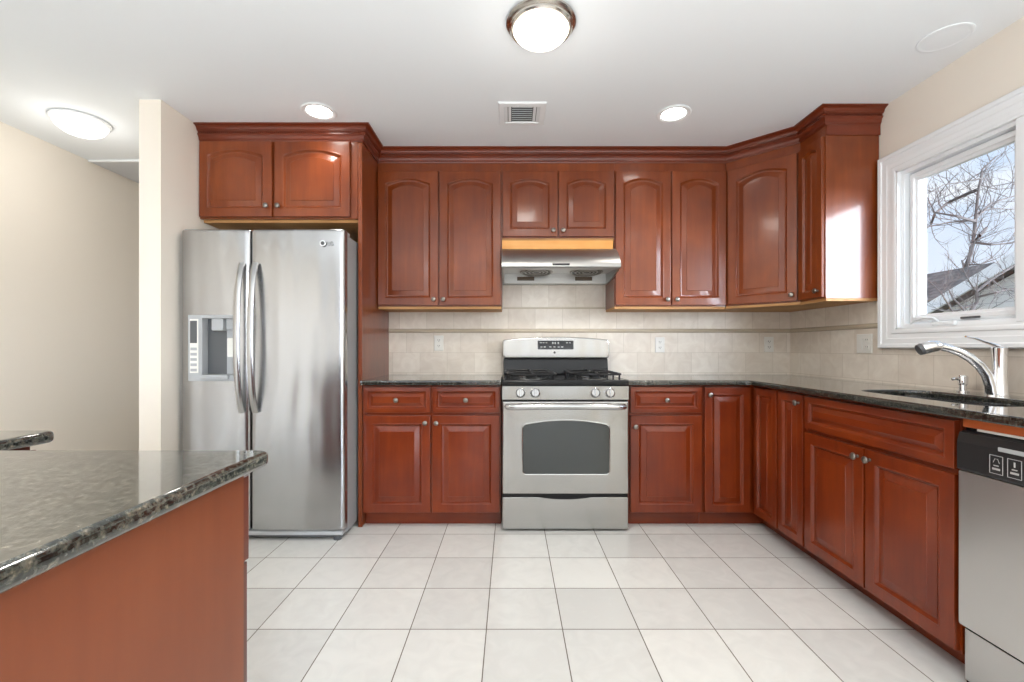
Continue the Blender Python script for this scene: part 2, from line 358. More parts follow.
# ------------------------------------------------------------------ the room shell
XR, YB, ZC, XL, YS = 2.105, 3.37, 2.47, -3.07, -3.2
struct(MB().box(XL-.15, XR+.15, YS-.15, 5.15, -.12, 0).build('floor', M['floor']))
ceil_o = struct(MB().box(XL-.15, XR+.15, YS-.15, 5.15, ZC, ZC+.15).build('ceiling', M['ceiling']))
wb = struct(MB().box(-1.92, XR+.15, YB, YB+.15, 0, ZC).build('wall_back', M['wall']))
struct(MB().box(-2.04, -1.92, 2.454, 5.0, 0, ZC).build('wall_divider', M['wall']))
struct(MB().box(XL-.15, XL, YS-.15, 5.15, 0, ZC).build('wall_left', M['wall']))
struct(MB().box(XL, -2.04, 5.0, 5.15, 0, ZC).build('wall_hall', M['wall']))
WY0, WY1, WZ0, WZ1 = 1.25, 2.437, 1.205, 2.072           # window opening in the right wall
wr = struct(MB().box(XR, XR+.15, YS-.15, WY0, 0, ZC).box(XR, XR+.15, WY1, YB, 0, ZC).box(XR, XR+.15, WY0, WY1, 0, WZ0).box(XR, XR+.15, WY0, WY1, WZ1, ZC).build('wall_right', M['wall']))
# rear wall with two tall window openings (behind the camera, the source of the daylight)
rx = [(XL, -2.5), (-.6, .2), (1.7, XR)]
mb = MB()
for a, b_ in rx: mb.box(a, b_, YS-.15, YS, 0, ZC)
for a, b_ in ((-2.5, -.6), (.2, 1.7)): mb.box(a, b_, YS-.15, YS, 0, .2).box(a, b_, YS-.15, YS, 2.3, ZC)
struct(mb.build('wall_front', M['wall']))
for i, (a, b_) in enumerate(((-2.5, -.6), (.2, 1.7))):
    m_ = MB(); c_ = (a+b_)/2
    for x in (a, c_-.03, b_-.06): m_.box(x, x+.06, YS-.02, YS+.08, .2, 2.3)
    for z in (.2, 2.24): m_.box(a, b_, YS-.02, YS+.08, z, z+.06)
    struct(m_.build('window_%d' % (i+2), M['white']))
# flat panel in the hall ceiling, greyer than the paint round it
h = MB().box(XL+.01, -2.06, 3.25, 3.95, ZC-.012, ZC-.001, .003).build('ceiling_panel', M['hall_panel'])
tag(h, 'flat greyish panel in the hall ceiling, beyond the white ceiling light', 'panel')
MB().box(XL+.01, -2.06, 3.235, 3.25, ZC-.016, ZC-.0005, .003).build('edge_trim', M['white'], h)

# tiled backsplash: children of the walls they are set on
TB = YB-.006
MB().box(-.918, XR-.007, TB, YB-.0005, .905, 1.221).build('tile_field', M['tile_low'], wb)
MB().box(-.918, XR-.007, TB, YB-.0005, 1.25, 1.80).build('tile_field', M['tile_top'], wb)
def liner(z0, z1): return [(0, z0), (-.008, z0+.002), (-.013, (z0+z1)/2-.006), (-.015, (z0+z1)/2), (-.013, (z0+z1)/2+.006), (-.008, z1-.002), (0, z1)]
MB().prism_x([(YB-.0005+y, z) for y, z in liner(1.221, 1.25)], -.918, XR-.007).build('tile_liner', M['liner'], wb)
MB().prism_x([(YB-.0005+y*.8, z) for y, z in liner(1.398, 1.412)], -.06, .708).build('tile_liner', M['liner'], wb)
TR = XR-.006
MB().box(TR, XR-.0005, .9, TB-.001, .905, 1.108).box(TR, XR-.0005, 2.540, TB-.001, 1.108, 1.221).build('tile_field', M['tile_low_r'], wr)
MB().box(TR, XR-.0005, 2.540, TB-.001, 1.25, 1.42).build('tile_field', M['tile_top_r'], wr)
mb = MB(); mb.loops([[(XR-.0005+y, yy, z) for y, z in liner(1.221, 1.25)] for yy in (2.540, TB-.001)]); mb.build('tile_liner', M['liner'], wr)

# ------------------------------------------------------------------ window on the right wall
def rect_loop(off, x):
    return [(x, WY0-off, WZ0-off), (x, WY1+off, WZ0-off), (x, WY1+off, WZ1+off), (x, WY0-off, WZ1+off)]
win = struct(MB().loops([rect_loop(.0, XR+.002), rect_loop(-.002, XR-.014), rect_loop(.006, XR-.018), rect_loop(.018, XR-.019), rect_loop(.022, XR-.015), rect_loop(.042, XR-.017), rect_loop(.048, XR-.022), rect_loop(.074, XR-.024), rect_loop(.078, XR-.030), rect_loop(.094, XR-.032), rect_loop(.099, XR-.028), rect_loop(.100, XR-.0006)], False, False).build('window_1', M['white']))
JX = XR+.148
FR = .030     # the fixed frame inside the jamb
mb = MB()
for q in ((WY0, WY0+.012, WZ0, WZ1), (WY1-.012, WY1, WZ0, WZ1), (WY0, WY1, WZ0, WZ0+.012), (WY0, WY1, WZ1-.012, WZ1)): mb.box(XR-.012, JX, q[0], q[1], q[2], q[3])
mb.build('jamb', M['white'], win)
SX0, SX1 = XR+.028, XR+.066
mb = MB()
for q in ((WY0+.012, WY0+FR, WZ0+.012, WZ1-.012), (WY1-FR, WY1-.012, WZ0+.012, WZ1-.012), (WY0+FR, WY1-FR, WZ0+.012, WZ0+FR), (WY0+FR, WY1-FR, WZ1-FR, WZ1-.012)): mb.box(XR+.010, JX-.02, q[0], q[1], q[2], q[3])
mb.build('frame', M['white'], win)
def sash(y0, y1, z0, z1, fw, nm):
    def lp(o, x): return [(x, y0+o, z0+o), (x, y1-o, z0+o), (x, y1-o, z1-o), (x, y0+o, z1-o)]
    f = MB().loops([lp(0, SX1), lp(0, SX0+.012), lp(.008, SX0+.004), lp(.012, SX0+.004), lp(.014, SX0), lp(fw-.016, SX0), lp(fw-.012, SX0+.008), lp(fw, SX0+.014), lp(fw, SX1)], False, False).build('sash', M['white'], win)
    MB().box(SX0+.018, SX0+.024, y0+fw-.004, y1-fw+.004, z0+fw-.004, z1-fw+.004).build('pane', M['glass'], f)
ym = 1.84
sash(ym+.022, WY1-FR-.003, WZ0+FR+.003, WZ1-FR-.003, .046, 'a'); sash(WY0+FR+.003, ym-.022, WZ0+FR+.003, WZ1-FR-.003, .046, 'b')
MB().box(XR-.010, JX-.022, ym-.042, ym+.020, WZ0+.0125, WZ1-.0125, .004).build('mullion', M['white'], win)
# casement operator: cover and folding crank
ck = MB().box(XR-.006, XR+.027, 2.12, 2.24, WZ0+.012, WZ0+.034, .008, 3).build('crank_cover', M['white'], win)
MB().sweep([(XR+.0, 2.205, WZ0+.034), (XR-.010, 2.22, WZ0+.052), (XR-.018, 2.26, WZ0+.055), (XR-.022, 2.305, WZ0+.044), (XR-.024, 2.33, WZ0+.028)], [(.007*math.cos(a*PI/4), .005*math.sin(a*PI/4)) for a in range(8)]).build('crank_handle', M['white'], ck)
MB().box(SX0-.012, SX0-.001, 2.03, 2.115, WZ0+.040, WZ0+.050, .003).build('latch', M['dark_grey'], win)

# ------------------------------------------------------------------ cabinets
def raised_front(w, h, fw=.056, rise=0, t=.02, slope=.030):
    """a frame-and-raised-panel front: x 0..w, z 0..h, back at y=0, face at y=-t"""
    def lp(ins, y, r=0, n=14):
        x0, x1, z0, z1 = ins, w-ins, ins, h-ins
        p = [(x0, y, z0), (x1, y, z0)]
        for k in range(n+1):
            u = 1-2*k/n; p.append((w/2+u*(x1-x0)/2, y, z1-r*abs(u)**2.0))
        return p
    return MB().loops([lp(0, 0), lp(0, -t+.005), lp(.0015, -t+.0015), lp(.005, -t), lp(fw-.008, -t, rise), lp(fw-.004, -t-.0022, rise), lp(fw, -t, rise), lp(fw+.003, -t+.005, rise), lp(fw+.006, -t+.0095, rise), lp(fw+.012, -t+.011, rise), lp(fw+.013, -t+.0095, rise), lp(fw+.012+slope, -t+.0012, rise), lp(fw+.0135+slope, -t-.0012, rise), lp(fw+.016+slope, -t-.0012, rise)])
KNOB = [(.007, 0), (.007, .003), (.0045, .005), (.0045, .012), (.010, .015), (.0145, .019), (.0155, .023), (.0135, .027), (.007, .030), (.001, .031)]
knob_bm = None
def knob(parent, x, z, t=.02):
    global knob_bm
    if knob_bm is None:
        o = MB().lathe(KNOB, 16, Matrix.Rotation(PI/2, 4, 'X')).build('knob', M['pewter'], parent); knob_bm = o.data
    else:
        o = bpy.data.objects.new('knob', knob_bm); C.objects.link(o); o.parent = parent
    o.location = (x, -t, z); return o
def door(parent, x0, x1, z0, z1, mat, kside=None, kz=None, rise=0, fw=.056):
    d = raised_front(x1-x0, z1-z0, fw, rise).build('door', mat, parent, (x0, 0, z0))
    if kside is not None: knob(d, .028 if kside == 'l' else (x1-x0)-.028, kz-z0)
    return d
def drawer(parent, x0, x1, z0, z1, mat, k=True, fw=.030):
    d = raised_front(x1-x0, z1-z0, fw, 0, .02, .018).build('drawer', mat, parent, (x0, 0, z0))
    if k: knob(d, (x1-x0)/2, (z1-z0)/2)
    return d
TOE = .087
def base_body(parent, w, d, hollow=False, mat=None, ty=.05):
    mat = mat or M['wood_base']
    if not hollow: MB().box(0, w, 0, d, TOE, .8785).build('body', mat, parent)
    else:
        MB().box(0, .018, .018, d, TOE, .8785).box(w-.018, w, .018, d, TOE, .8785).box(.018, w-.018, .018, d, TOE, TOE+.018).box(.018, w-.018, d-.008, d, TOE+.018, .8785).box(0, w, 0, .018, TOE, .8785).build('body', mat, parent)
    MB().box(0, w, ty, d, .001, TOE).build('toe_kick', M['wood_base_x'], parent)
W2 = M['wood_base']; W2X = M['wood_base_x']; W1 = M['wood']
YF = 2.77
# left of the range: two drawers over two doors
cb = thing('base_cabinet', 'cherry base cabinet with two drawers over two doors, between refrigerator and range', 'cabinet', (-.917, YF, 0))
base_body(cb, .855, .598)
drawer(cb, .008, .420, .708, .868, W2X); drawer(cb, .432, .848, .708, .868, W2X)
door(cb, .008, .420, .094, .692, W2, 'r', .648); door(cb, .432, .848, .094, .692, W2, 'l', .648)
# right of the range: one drawer over one door
cb = thing('base_cabinet', 'cherry base cabinet with one drawer over one door, just right of the range', 'cabinet', (.722, YF, 0))
base_body(cb, .461, .598)
drawer(cb, .012, .452, .708, .868, W2X); door(cb, .012, .452, .094, .692, W2, 'l', .625)
# corner unit with a pair of folding full-height doors
cb = thing('corner_base_cabinet', 'L-shaped cherry corner base cabinet with two tall doors meeting at inside corner', 'cabinet', (1.185, YF, 0))
MB().prism([(1.185, YF), (1.505, YF), (1.505, 2.501), (2.098, 2.501), (2.098, 3.363), (1.185, 3.363)], TOE, .8785).build('body', W2, cb, world=True)
MB().prism([(1.185, YF+.05), (1.588, YF+.05), (1.588, 2.501), (2.098, 2.501), (2.098, 3.363), (1.185, 3.363)], .001, TOE).build('toe_kick', M['wood_base_x'], cb, world=True)
door(cb, .006, .290, .094, .868, W2, 'l', .82, fw=.05)
d = raised_front(.235, .774, .045).build('door', W2, cb, (.32, -.026, .094), (0, 0, -PI/2))
# narrow single-door unit
RQ = -PI/2
cb = thing('base_cabinet', 'narrow cherry base cabinet with single tall door, between corner unit and sink cabinet', 'cabinet', (1.505, 2.4995, 0), RQ)
base_body(cb, .222, .592, ty=.083); door(cb, .006, .218, .094, .868, W2, 'r', .825, fw=.045)
# sink base
cb = thing('sink_base_cabinet', 'wide cherry cabinet under the sink with false drawer front and two doors', 'cabinet', (1.505, 2.276, 0), RQ)
base_body(cb, .784, .592, True, ty=.083)
drawer(cb, .008, .776, .702, .866, W2X, False, .036); door(cb, .008, .388, .094, .684, W2, 'r', .645); door(cb, .396, .776, .094, .684, W2, 'l', .645)

# upper cabinets
def upper(name, label, loc, w, d, z0, z1, ztop, doors, rot=0, rise=.034, kz=None, bottom='birch', fw=.056, body=True, by=.004):
    u = thing(name, label, 'cabinet', (loc[0], loc[1], z0), rot)
    if body:
        MB().box(0, w, 0, d, .004, ztop-z0).build('body', W1, u)
        if bottom: MB().box(.003, w-.003, by, d, -.012, .004).build('bottom_panel', M[bottom], u)
    for (a, b_, side) in doors: door(u, a, b_, .012, z1-z0, W1, side, kz or .05, rise, fw)
    return u
ZU = 1.388; YU = 3.08; DU = .284
upper('wall_cabinet', 'tall two-door cherry wall cabinet above the counter left of the range', (-.917, YU), .853, DU, ZU, 2.318, 2.40, [(.004, .418, 'r'), (.428, .846, 'l')])
um = upper('wall_cabinet', 'short two-door cherry wall cabinet directly above the range hood', (-.063, YU), .773, DU, 1.858, 2.318, 2.40, [(.006, .380, 'r'), (.390, .766, 'l')], rise=.03)
MB().box(.002, .765, -.004, .014, -.074, -.012).build('filler_strip', M['pine'], um)
upper('wall_cabinet', 'tall two-door cherry wall cabinet right of the range hood, before the angled corner', (.711, YU), .767, DU, ZU, 2.318, 2.40, [(.006, .382, 'r'), (.392, .762, 'l')])
ang = math.atan2(2.775-3.08, 1.795-1.48); fl = math.hypot(.315, .305)
ud = upper('corner_wall_cabinet', 'cherry wall cabinet set diagonally across the room corner with single arched door', (1.481, YU), fl, .3, ZU, 2.318, 2.40, [(.016, fl-.016, 'r')], ang, body=False)
pl = [(1.481, YU), (1.481, 3.362), (2.097, 3.362), (2.097, 2.776), (1.7945, 2.776)]
MB().prism(pl, ZU+.004, 2.40).build('body', W1, ud, world=True)
MB().prism([(x, y) for x, y in round_poly(pl, 0)], ZU-.012, ZU+.004).build('bottom_panel', M['birch'], ud, world=True)
ur = upper('wall_cabinet', 'slim cherry wall cabinet beside the window with its side panel facing the room', (1.795, 2.774), .222, .303, ZU, 2.318, 2.40, [(.006, .214, 'r')], RQ, .02, fw=.045)
# refrigerator cabinet
uf = upper('over_fridge_cabinet', 'deep two-door cherry wall cabinet over the refrigerator', (-1.918, 2.76), .973, .604, 1.90, 2.374, 2.39, [(.006, .452, 'r'), (.468, .930, 'l')], rise=.034, bottom='birch', kz=.075, by=.03)
p = MB().box(-.944, -.9185, 2.762, 3.366, .001, 2.377, .002).build('tall_side_panel', W1)
tag(p, 'tall cherry end panel standing between the refrigerator and the counter', 'panel')
# crown moulding
path = [(-1.918, 2.7595), (-.918, 2.7595), (-.918, 3.0795), (1.4805, 3.0795), (1.7945, 2.774), (1.7945, 2.5515), (2.103, 2.5515)]
def offset_path(off):
    out = []; P = [Vector(q) for q in path]; n = len(P)
    ns = []
    for i in range(n-1):
        d = (P[i+1]-P[i]).normalized(); ns.append(Vector((d.y, -d.x)))
    for i in range(n):
        if i == 0: m_ = ns[0]
        elif i == n-1: m_ = ns[-1]
        else: m_ = (ns[i-1]+ns[i])/(1+ns[i-1].dot(ns[i]))
        out.append(P[i]+m_*off)
    return out
prof = [(.0005, 2.378), (.006, 2.378), (.008, 2.384), (.012, 2.387), (.013, 2.397), (.017, 2.408), (.025, 2.415), (.025, 2.420), (.018, 2.421), (.018, 2.433), (.027, 2.434), (.028, 2.438), (.032, 2.4385), (.032, 2.443), (.036, 2.451), (.044, 2.458), (.052, 2.461), (.058, 2.462), (.058, 2.4695), (.0005, 2.4695)]
lps = []
offs = [offset_path(o) for o, z in prof]
for i in range(len(path)): lps.append([(offs[k][i].x, offs[k][i].y, prof[k][1]) for k in range(len(prof))])
crown = tag(MB().loops(lps).build('crown_molding', M['crown'], angle=30), 'cherry crown moulding running along the top of all the wall cabinets', 'moulding')
mb = MB(); po = offset_path(.0183)
for i in range(len(po)-1):
    a, b_ = po[i], po[i+1]; d = (b_-a); n = int(d.length/.0125); d = d.normalized(); nn = Vector((d.y, -d.x))
    for k in range(n):
        c = a+d*((k+.5)*.0125)
        q = [c-d*.0036, c+d*.0036, c+d*.0036+nn*.006, c-d*.0036+nn*.006]
        mb.prism([(v.x, v.y) for v in q], 2.4225, 2.4325)
mb.build('dentil_strip', M['crown'], crown)
MB().box(1.797, 2.103, 2.546, 2.5515, 2.32, 2.3775, .001).build('frieze_board', M['crown'], crown)

# ------------------------------------------------------------------ counters
ct = tag(curve_mesh('countertop', [[(-.9175, 2.72), (-.060, 2.72), (-.060, 3.363), (-.9175, 3.363)]], .88, .91, .006, M['granite']), 'short black granite countertop between refrigerator panel and range', 'countertop')
hole = round_poly([(1.61, 1.515), (1.935, 1.515), (1.935, 2.12), (1.61, 2.12)], [.06, .06, .10, .10], 8)
L_ = round_poly([(.717, 2.72), (1.455, 2.72), (1.455, .875), (2.098, .875), (2.098, 3.363), (.717, 3.363)], [0, .035, .01, 0, 0, 0])
ct = tag(curve_mesh('countertop', [L_, hole], .88, .91, .006, M['granite']), 'L-shaped black granite countertop from the range round to the sink', 'countertop')
# undermount sink
sk = thing('sink', 'stainless undermount sink set in the black granite counter below the window', 'sink', (1.767, 1.82, .70))
def sl(off, z): return [(x, y, z) for x, y in round_poly([(1.61-off, 1.515-off), (1.935+off, 1.515-off), (1.935+off, 2.12+off), (1.61-off, 2.12+off)], [.06+off*.5]*2+[.10+off*.5]*2, 8)]
MB().loops([sl(.018, .8785), sl(.018, .877), sl(.008, .876), sl(.007, .72), sl(-.012, .70), sl(-.02, .699), sl(-.02, .701), sl(-.008, .704), sl(.004, .722), sl(.004, .8785)], False, False).loops([sl(-.02, .699), sl(-.02, .701)]).build('basin', M['steel_plain'], sk, world=True)
MB().lathe([(.045, .7015), (.045, .7035), (.03, .7035), (.026, .7025)], 20, Matrix.Translation((1.767, 1.82, 0))).build('drain', M['chrome'], sk, world=True)
# faucet
fc = thing('faucet', 'chrome single-lever kitchen faucet with pull-out spout behind the sink', 'faucet', (2.02, 1.85, .9105))
MB().lathe([(.030, 0), (.030, .006), (.027, .010), (.025, .05), (.0225, .10), (.0235, .15), (.026, .185), (.027, .197), (.022, .202), (.004, .204)], 24).build('body', M['chrome'], fc)
sd = Vector((1.775-2.02, 1.925-1.85, 0)).normalized()
def fp(d, z): return (sd.x*d, sd.y*d, z)
sp = [fp(.026, .0), fp(.030, .04), fp(.042, .085), fp(.066, .125), fp(.098, .157), fp(.135, .182), fp(.170, .197), fp(.198, .204)]
MB().tube(sp, [.021, .019, .0185, .0185, .018, .0175, .017, .017], 16).build('spout', M['chrome'], fc)
MB().tube([fp(.196, .204), fp(.205, .206), fp(.225, .204), fp(.245, .199), fp(.262, .193)], [.017, .0225, .0255, .026, .025], 18).build('spray_head', M['chrome'], fc)
MB().tube([fp(.262, .193), fp(.274, .188)], [.0252, .023], 18).build('spray_face', M['dark_grey'], fc)
MB().sweep([fp(.0, .206), fp(.02, .212), fp(.05, .224), fp(.08, .238), fp(.112, .246)], [(.010*math.cos(a*PI/5), .005*math.sin(a*PI/5)) for a in range(10)], Vector((sd.y, -sd.x, 0)), [1.3, 1.2, 1, .9, .7]).build('lever', M['chrome'], fc)
ag = thing('sprayer_tap', 'small chrome side fitting on the counter left of the faucet', 'fitting', (2.03, 2.01, .9105))
MB().lathe([(.022, 0), (.022, .005), (.014, .008), (.013, .03), (.017, .034), (.018, .068), (.014, .074), (.003, .076)], 18).build('body', M['chrome'], ag)
MB().tube([(-.005, 0, .055), (-.028, .006, .06), (-.04, .01, .056)], [.008, .007, .006], 10).build('nozzle', M['chrome'], ag)

# ------------------------------------------------------------------ peninsula in the foreground
pc = round_poly([(-.452, -1.2), (-.468, .878), (-1.098, .878), (-1.098, 1.088), (-1.75, 1.08), (-1.75, -1.2)], [0, .022, 0, .022, 0, 0])
tag(curve_mesh('peninsula_countertop', [pc], .882, .91, .009, M['granite_isl']), 'speckled grey granite peninsula countertop in the near left corner', 'countertop')
pb = thing('peninsula_cabinet', 'reddish brown peninsula base cabinet under the near granite top', 'cabinet', (-.500, .83, 0), PI)
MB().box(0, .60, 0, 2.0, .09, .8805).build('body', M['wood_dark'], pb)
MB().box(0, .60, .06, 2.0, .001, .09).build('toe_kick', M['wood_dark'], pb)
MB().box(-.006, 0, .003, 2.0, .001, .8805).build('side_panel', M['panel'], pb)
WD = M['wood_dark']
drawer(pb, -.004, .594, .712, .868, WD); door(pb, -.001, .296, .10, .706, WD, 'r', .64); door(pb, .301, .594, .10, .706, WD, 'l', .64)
pb = thing('peninsula_cabinet', 'base cabinet under the far granite corner at the left picture edge', 'cabinet', (-1.121, 1.043, 0), PI)
MB().box(0, .58, 0, 1.9, .09, .8805).build('body', M['wood_dark'], pb); MB().box(0, .58, .06, 1.9, .001, .09).build('toe_kick', M['wood_dark'], pb)
door(pb, .004, .576, .10, .868, W2, 'r', .82)

# ------------------------------------------------------------------ refrigerator
fr = thing('refrigerator', 'stainless side-by-side refrigerator with ice and water dispenser', 'refrigerator', (-1.42, 2.6, 0))
def fbox(a): return a
FX0, FX1, FS = -1.892, -.955, -1.494
MB().box(FX0+.006, FX1-.004, 2.655, 3.33, .03, 1.765, .006).build('case', M['case'], fr, world=True)
def fridge_door(x0, x1, z0, z1, hole=None):
    bulge, t = .006, .055
    w = x1-x0; xs = [x0, x0+.002, x0+.006, x0+.012, x0+.02]+[x0+.03+(w-.06)*k/12 for k in range(13)]+[x1-.02, x1-.012, x1-.006, x1-.002, x1]
    zs = [z0, z0+.004, z0+.012]+[z0+.012+(z1-z0-.024)*k/6 for k in range(1, 6)]+[z1-.012, z1-.004, z1]
    if hole:
        xs = sorted(set([x for x in xs if min(abs(x-hole[0]), abs(x-hole[1])) > .012]+[hole[0], hole[1]])); zs = sorted(set([z for z in zs if min(abs(z-hole[2]), abs(z-hole[3])) > .02]+[hole[2], hole[3]]))
    def fy(x, z):
        u = (x-(x0+x1)/2)/(w/2); y = 2.597-bulge*(1-u*u)
        e = min(x-x0, x1-x); y += .010*max(0, 1-e/.045)**2.5+.006*max(0, 1-e/.008)**2
        e = min(z-z0, z1-z); y += .007*max(0, 1-e/.012)**2
        return y
    mb = MB(); bm = mb.bm; nx, nz = len(xs), len(zs)
    V = [[bm.verts.new((x, fy(x, z), z)) for x in xs] for z in zs]
    def inh(i, j): return hole and hole[0]-1e-6 <= xs[i] and xs[i+1] <= hole[1]+1e-6 and hole[2]-1e-6 <= zs[j] and zs[j+1] <= hole[3]+1e-6
    for j in range(nz-1):
        for i in range(nx-1):
            if not inh(i, j): bm.faces.new((V[j][i], V[j][i+1], V[j+1][i+1], V[j+1][i]))
    B = {}
    def bk(i, j):
        if (i, j) not in B: B[i, j] = bm.verts.new((xs[i], 2.65, zs[j]))
        return B[i, j]
    edge = [(i, 0) for i in range(nx)]+[(nx-1, j) for j in range(1, nz)]+[(i, nz-1) for i in range(nx-2, -1, -1)]+[(0, j) for j in range(nz-2, 0, -1)]
    for a, b_ in zip(edge, edge[1:]+edge[:1]): bm.faces.new((V[a[1]][a[0]], bk(*a), bk(*b_), V[b_[1]][b_[0]]))
    bm.faces.new([bk(*e) for e in edge])
    if hole:
        I0, I1 = xs.index(hole[0]), xs.index(hole[1]); J0, J1 = zs.index(hole[2]), zs.index(hole[3])
        ed = [(i, J0) for i in range(I0, I1+1)]+[(I1, j) for j in range(J0+1, J1+1)]+[(i, J1) for i in range(I1-1, I0-1, -1)]+[(I0, j) for j in range(J1-1, J0, -1)]
        HB = {e: bm.verts.new((xs[e[0]], 2.648, zs[e[1]])) for e in ed}
        for a, b_ in zip(ed, ed[1:]+ed[:1]): bm.faces.new((V[a[1]][a[0]], HB[a], HB[b_], V[b_[1]][b_[0]]))
        bm.faces.new([HB[e] for e in ed])
    return mb
DH = (-1.837, -1.560, .918, 1.296)
ld = fridge_door(FX0, FS-.003, .062, 1.785, DH).build('freezer_door', M['steel'], fr, world=True)
rd = fridge_door(FS+.003, FX1, .062, 1.785).build('fridge_door', M['steel'], fr, world=True)
# dispenser in the freezer door
yd = 2.581
mb = MB()
x0, x1, z0, z1 = DH; rx0, rx1, rz0, rz1 = -1.756, -1.568, .955, 1.276
mb.box(x0+.001, rx0, yd, 2.640, z0+.001, z1-.001, .002).box(rx1, x1-.001, yd, 2.640, z0+.001, z1-.001, .002).box(rx0, rx1, yd, 2.640, rz1, z1-.001, .002).box(rx0, rx1, yd, 2.640, z0+.001, rz0, .002)
mb.build('dispenser_bezel', M['grey_plastic'], ld, world=True)
MB().box(-1.825, -1.777, yd-.003, yd+.001, .965, 1.272, .001).build('dispenser_keypad', M['white_plastic'], ld, world=True)
MB().box(-1.822, -1.783, yd-.005, yd-.002, 1.135, 1.262, .001).build('dispenser_display', M['dark_grey'], ld, world=True)
for k in range(5): MB().box(-1.820, -1.784, yd-.0045, yd-.002, .974+k*.03, .990+k*.03, .001).build('keypad_button', M['grey_plastic'], ld, world=True)
MB().box(rx0-.004, rx1-.075, 2.630, 2.6478, rz0-.004, rz1+.004).build('dispenser_recess', M['dark_grey'], ld, world=True)
MB().box(rx1-.075, rx1+.004, 2.626, 2.6478, rz0-.004, rz1+.004).build('dispenser_back', M['grey_plastic'], ld, world=True)
MB().box(-1.708, -1.640, 2.584, 2.634, 1.205, 1.276, .008).box(-1.632, -1.574, 2.600, 2.634, 1.212, 1.276, .005).build('dispenser_chute', M['grey_plastic'], ld, world=True)
MB().box(-1.632, -1.585, 2.606, 2.628, 1.055, 1.165, .005).build('dispenser_lever', M['white_plastic'], ld, world=True, )
MB().box(-1.757, -1.600, 2.562, 2.628, .930, .956, .005).build('drip_tray', M['grey_plastic'], ld, world=True)
# handles bowed towards the room
def fhandle(x, par):
    pts = []
    for k in range(17):
        u = -1+2*k/16; bow = 1-abs(u)**2.4
        pts.append((x, 2.585-.052*bow**.8, 1.165+u*.425))
    prof_ = [(.019*math.cos(a*PI/6), .010*math.sin(a*PI/6)) for a in range(12)]
    prof_ = [(math.copysign(abs(u)**.7, u)*.019**.3 if False else u, v) for u, v in prof_]
    MB().sweep(pts, prof_, Vector((1, 0, 0))).build('handle', M['steel_plain'], par, world=True)
fhandle(-1.532, ld); fhandle(-1.455, rd)
MB().box(FX0+.02, FX1-.02, 2.625, 2.655, .012, .058, .004).build('base_grille', M['dark_grey'], fr, world=True)
MB().box(FX0+.01, FX1-.01, 2.60, 2.655, .034, .058, .004).build('kick_bar', M['grey_plastic'], fr, world=True)
for x in (FX0+.05, FX1-.05): MB().lathe([(.022, .001), (.024, .012), (.016, .016), (.016, .032)], 14, Matrix.Translation((x, 2.63, 0))).build('foot', M['dark_grey'], fr, world=True)
for x in (FX0+.05, FX1-.05): MB().box(x-.04, x+.04, 2.61, 2.72, 1.766, 1.792, .006).build('hinge_cover', M['grey_plastic'], fr, world=True)
bd = MB().lathe([(.017, 0), (.017, .002), (.015, .003)], 24, Matrix.Translation((-1.071, 2.583, 1.703)) @ Matrix.Rotation(PI/2, 4, 'X')).build('badge', M['chrome'], rd, world=True)
MB().lathe([(.011, 0), (.011, .001)], 20, Matrix.Translation((-1.071, 2.5795, 1.703)) @ Matrix.Rotation(PI/2, 4, 'X')).build('badge_emblem', M['dark_grey'], rd, world=True)
text_mesh('badge_letters', 'LG', .03, M['case'], rd, tuple(Vector((-1.032, 2.5865, 1.703))-Vector((-1.42, 2.6, 0))), (PI/2, 0, 0))

fr.location.y -= .037

# ------------------------------------------------------------------ range
RXC = .3275
rg = thing('gas_range', 'stainless freestanding gas range with black cooktop and arched backguard', 'range', (RXC, 2.70, 0))
hw = .380
MB().box(-hw+.004, hw-.004, .035, .62, .012, .878, .003).build('body', M['black'], rg)
MB().box(-hw, hw, .0, .034, .012, .207, .006).build('drawer', M['steel_range'], rg)
gp = [(-.16+.32*k/14, .2065-.013*(1-(k/7-1)**2)) for k in range(15)]
MB().loops([[(x, y, z) for x, z in gp+[(.16, .2085), (-.16, .2085)]] for y in (.02, -.0008)]).build('drawer_grip', M['black'], rg)
MB().box(-hw+.002, hw-.002, .004, .034, .208, .228, .002).build('vent_gap', M['black'], rg)
# oven door with arched window
ox0, ox1, oz0, oz1 = -hw, hw, .229, .786
wx0, wx1, wz0, wz1 = -.256, .262, .350, .670
def at(pts, y): return [(x, y, z) for x, z in pts]
def o_(d): return rrect(ox0+d, ox1-d, oz0+d, oz1-d, .008)
def w_(d, r=.02): return rrect(wx0-d, wx1+d, wz0-d, wz1+d, r+d, .028)
od = MB().loops([at(o_(0), .034), at(o_(0), -.004), at(o_(.003), -.009), at(o_(.008), -.011), at(w_(.008), -.012), at(w_(.004), -.0145), at(w_(.0), -.0125), at(w_(-.002), -.006)], True, False).build('oven_door', M['steel_range'], rg)
MB().loops([at(w_(-.0005), .0), at(w_(-.0005), -.0065), at(w_(-.006), -.0075)]).build('window', M['oven_glass'], od)
hp = [(-.352, -.012, .757), (-.347, -.034, .757), (-.325, -.047, .757)]+[(-.30+.6*k/10, -.050-.004*(1-(k/5-1)**2), .757+.004*(1-(k/5-1)**2)) for k in range(11)]+[(.325, -.047, .757), (.347, -.034, .757), (.352, -.012, .757)]
MB().tube(hp, [.015, .017, .018]+[.0185]*11+[.018, .017, .015], 14).build('handle', M['steel_plain'], od)
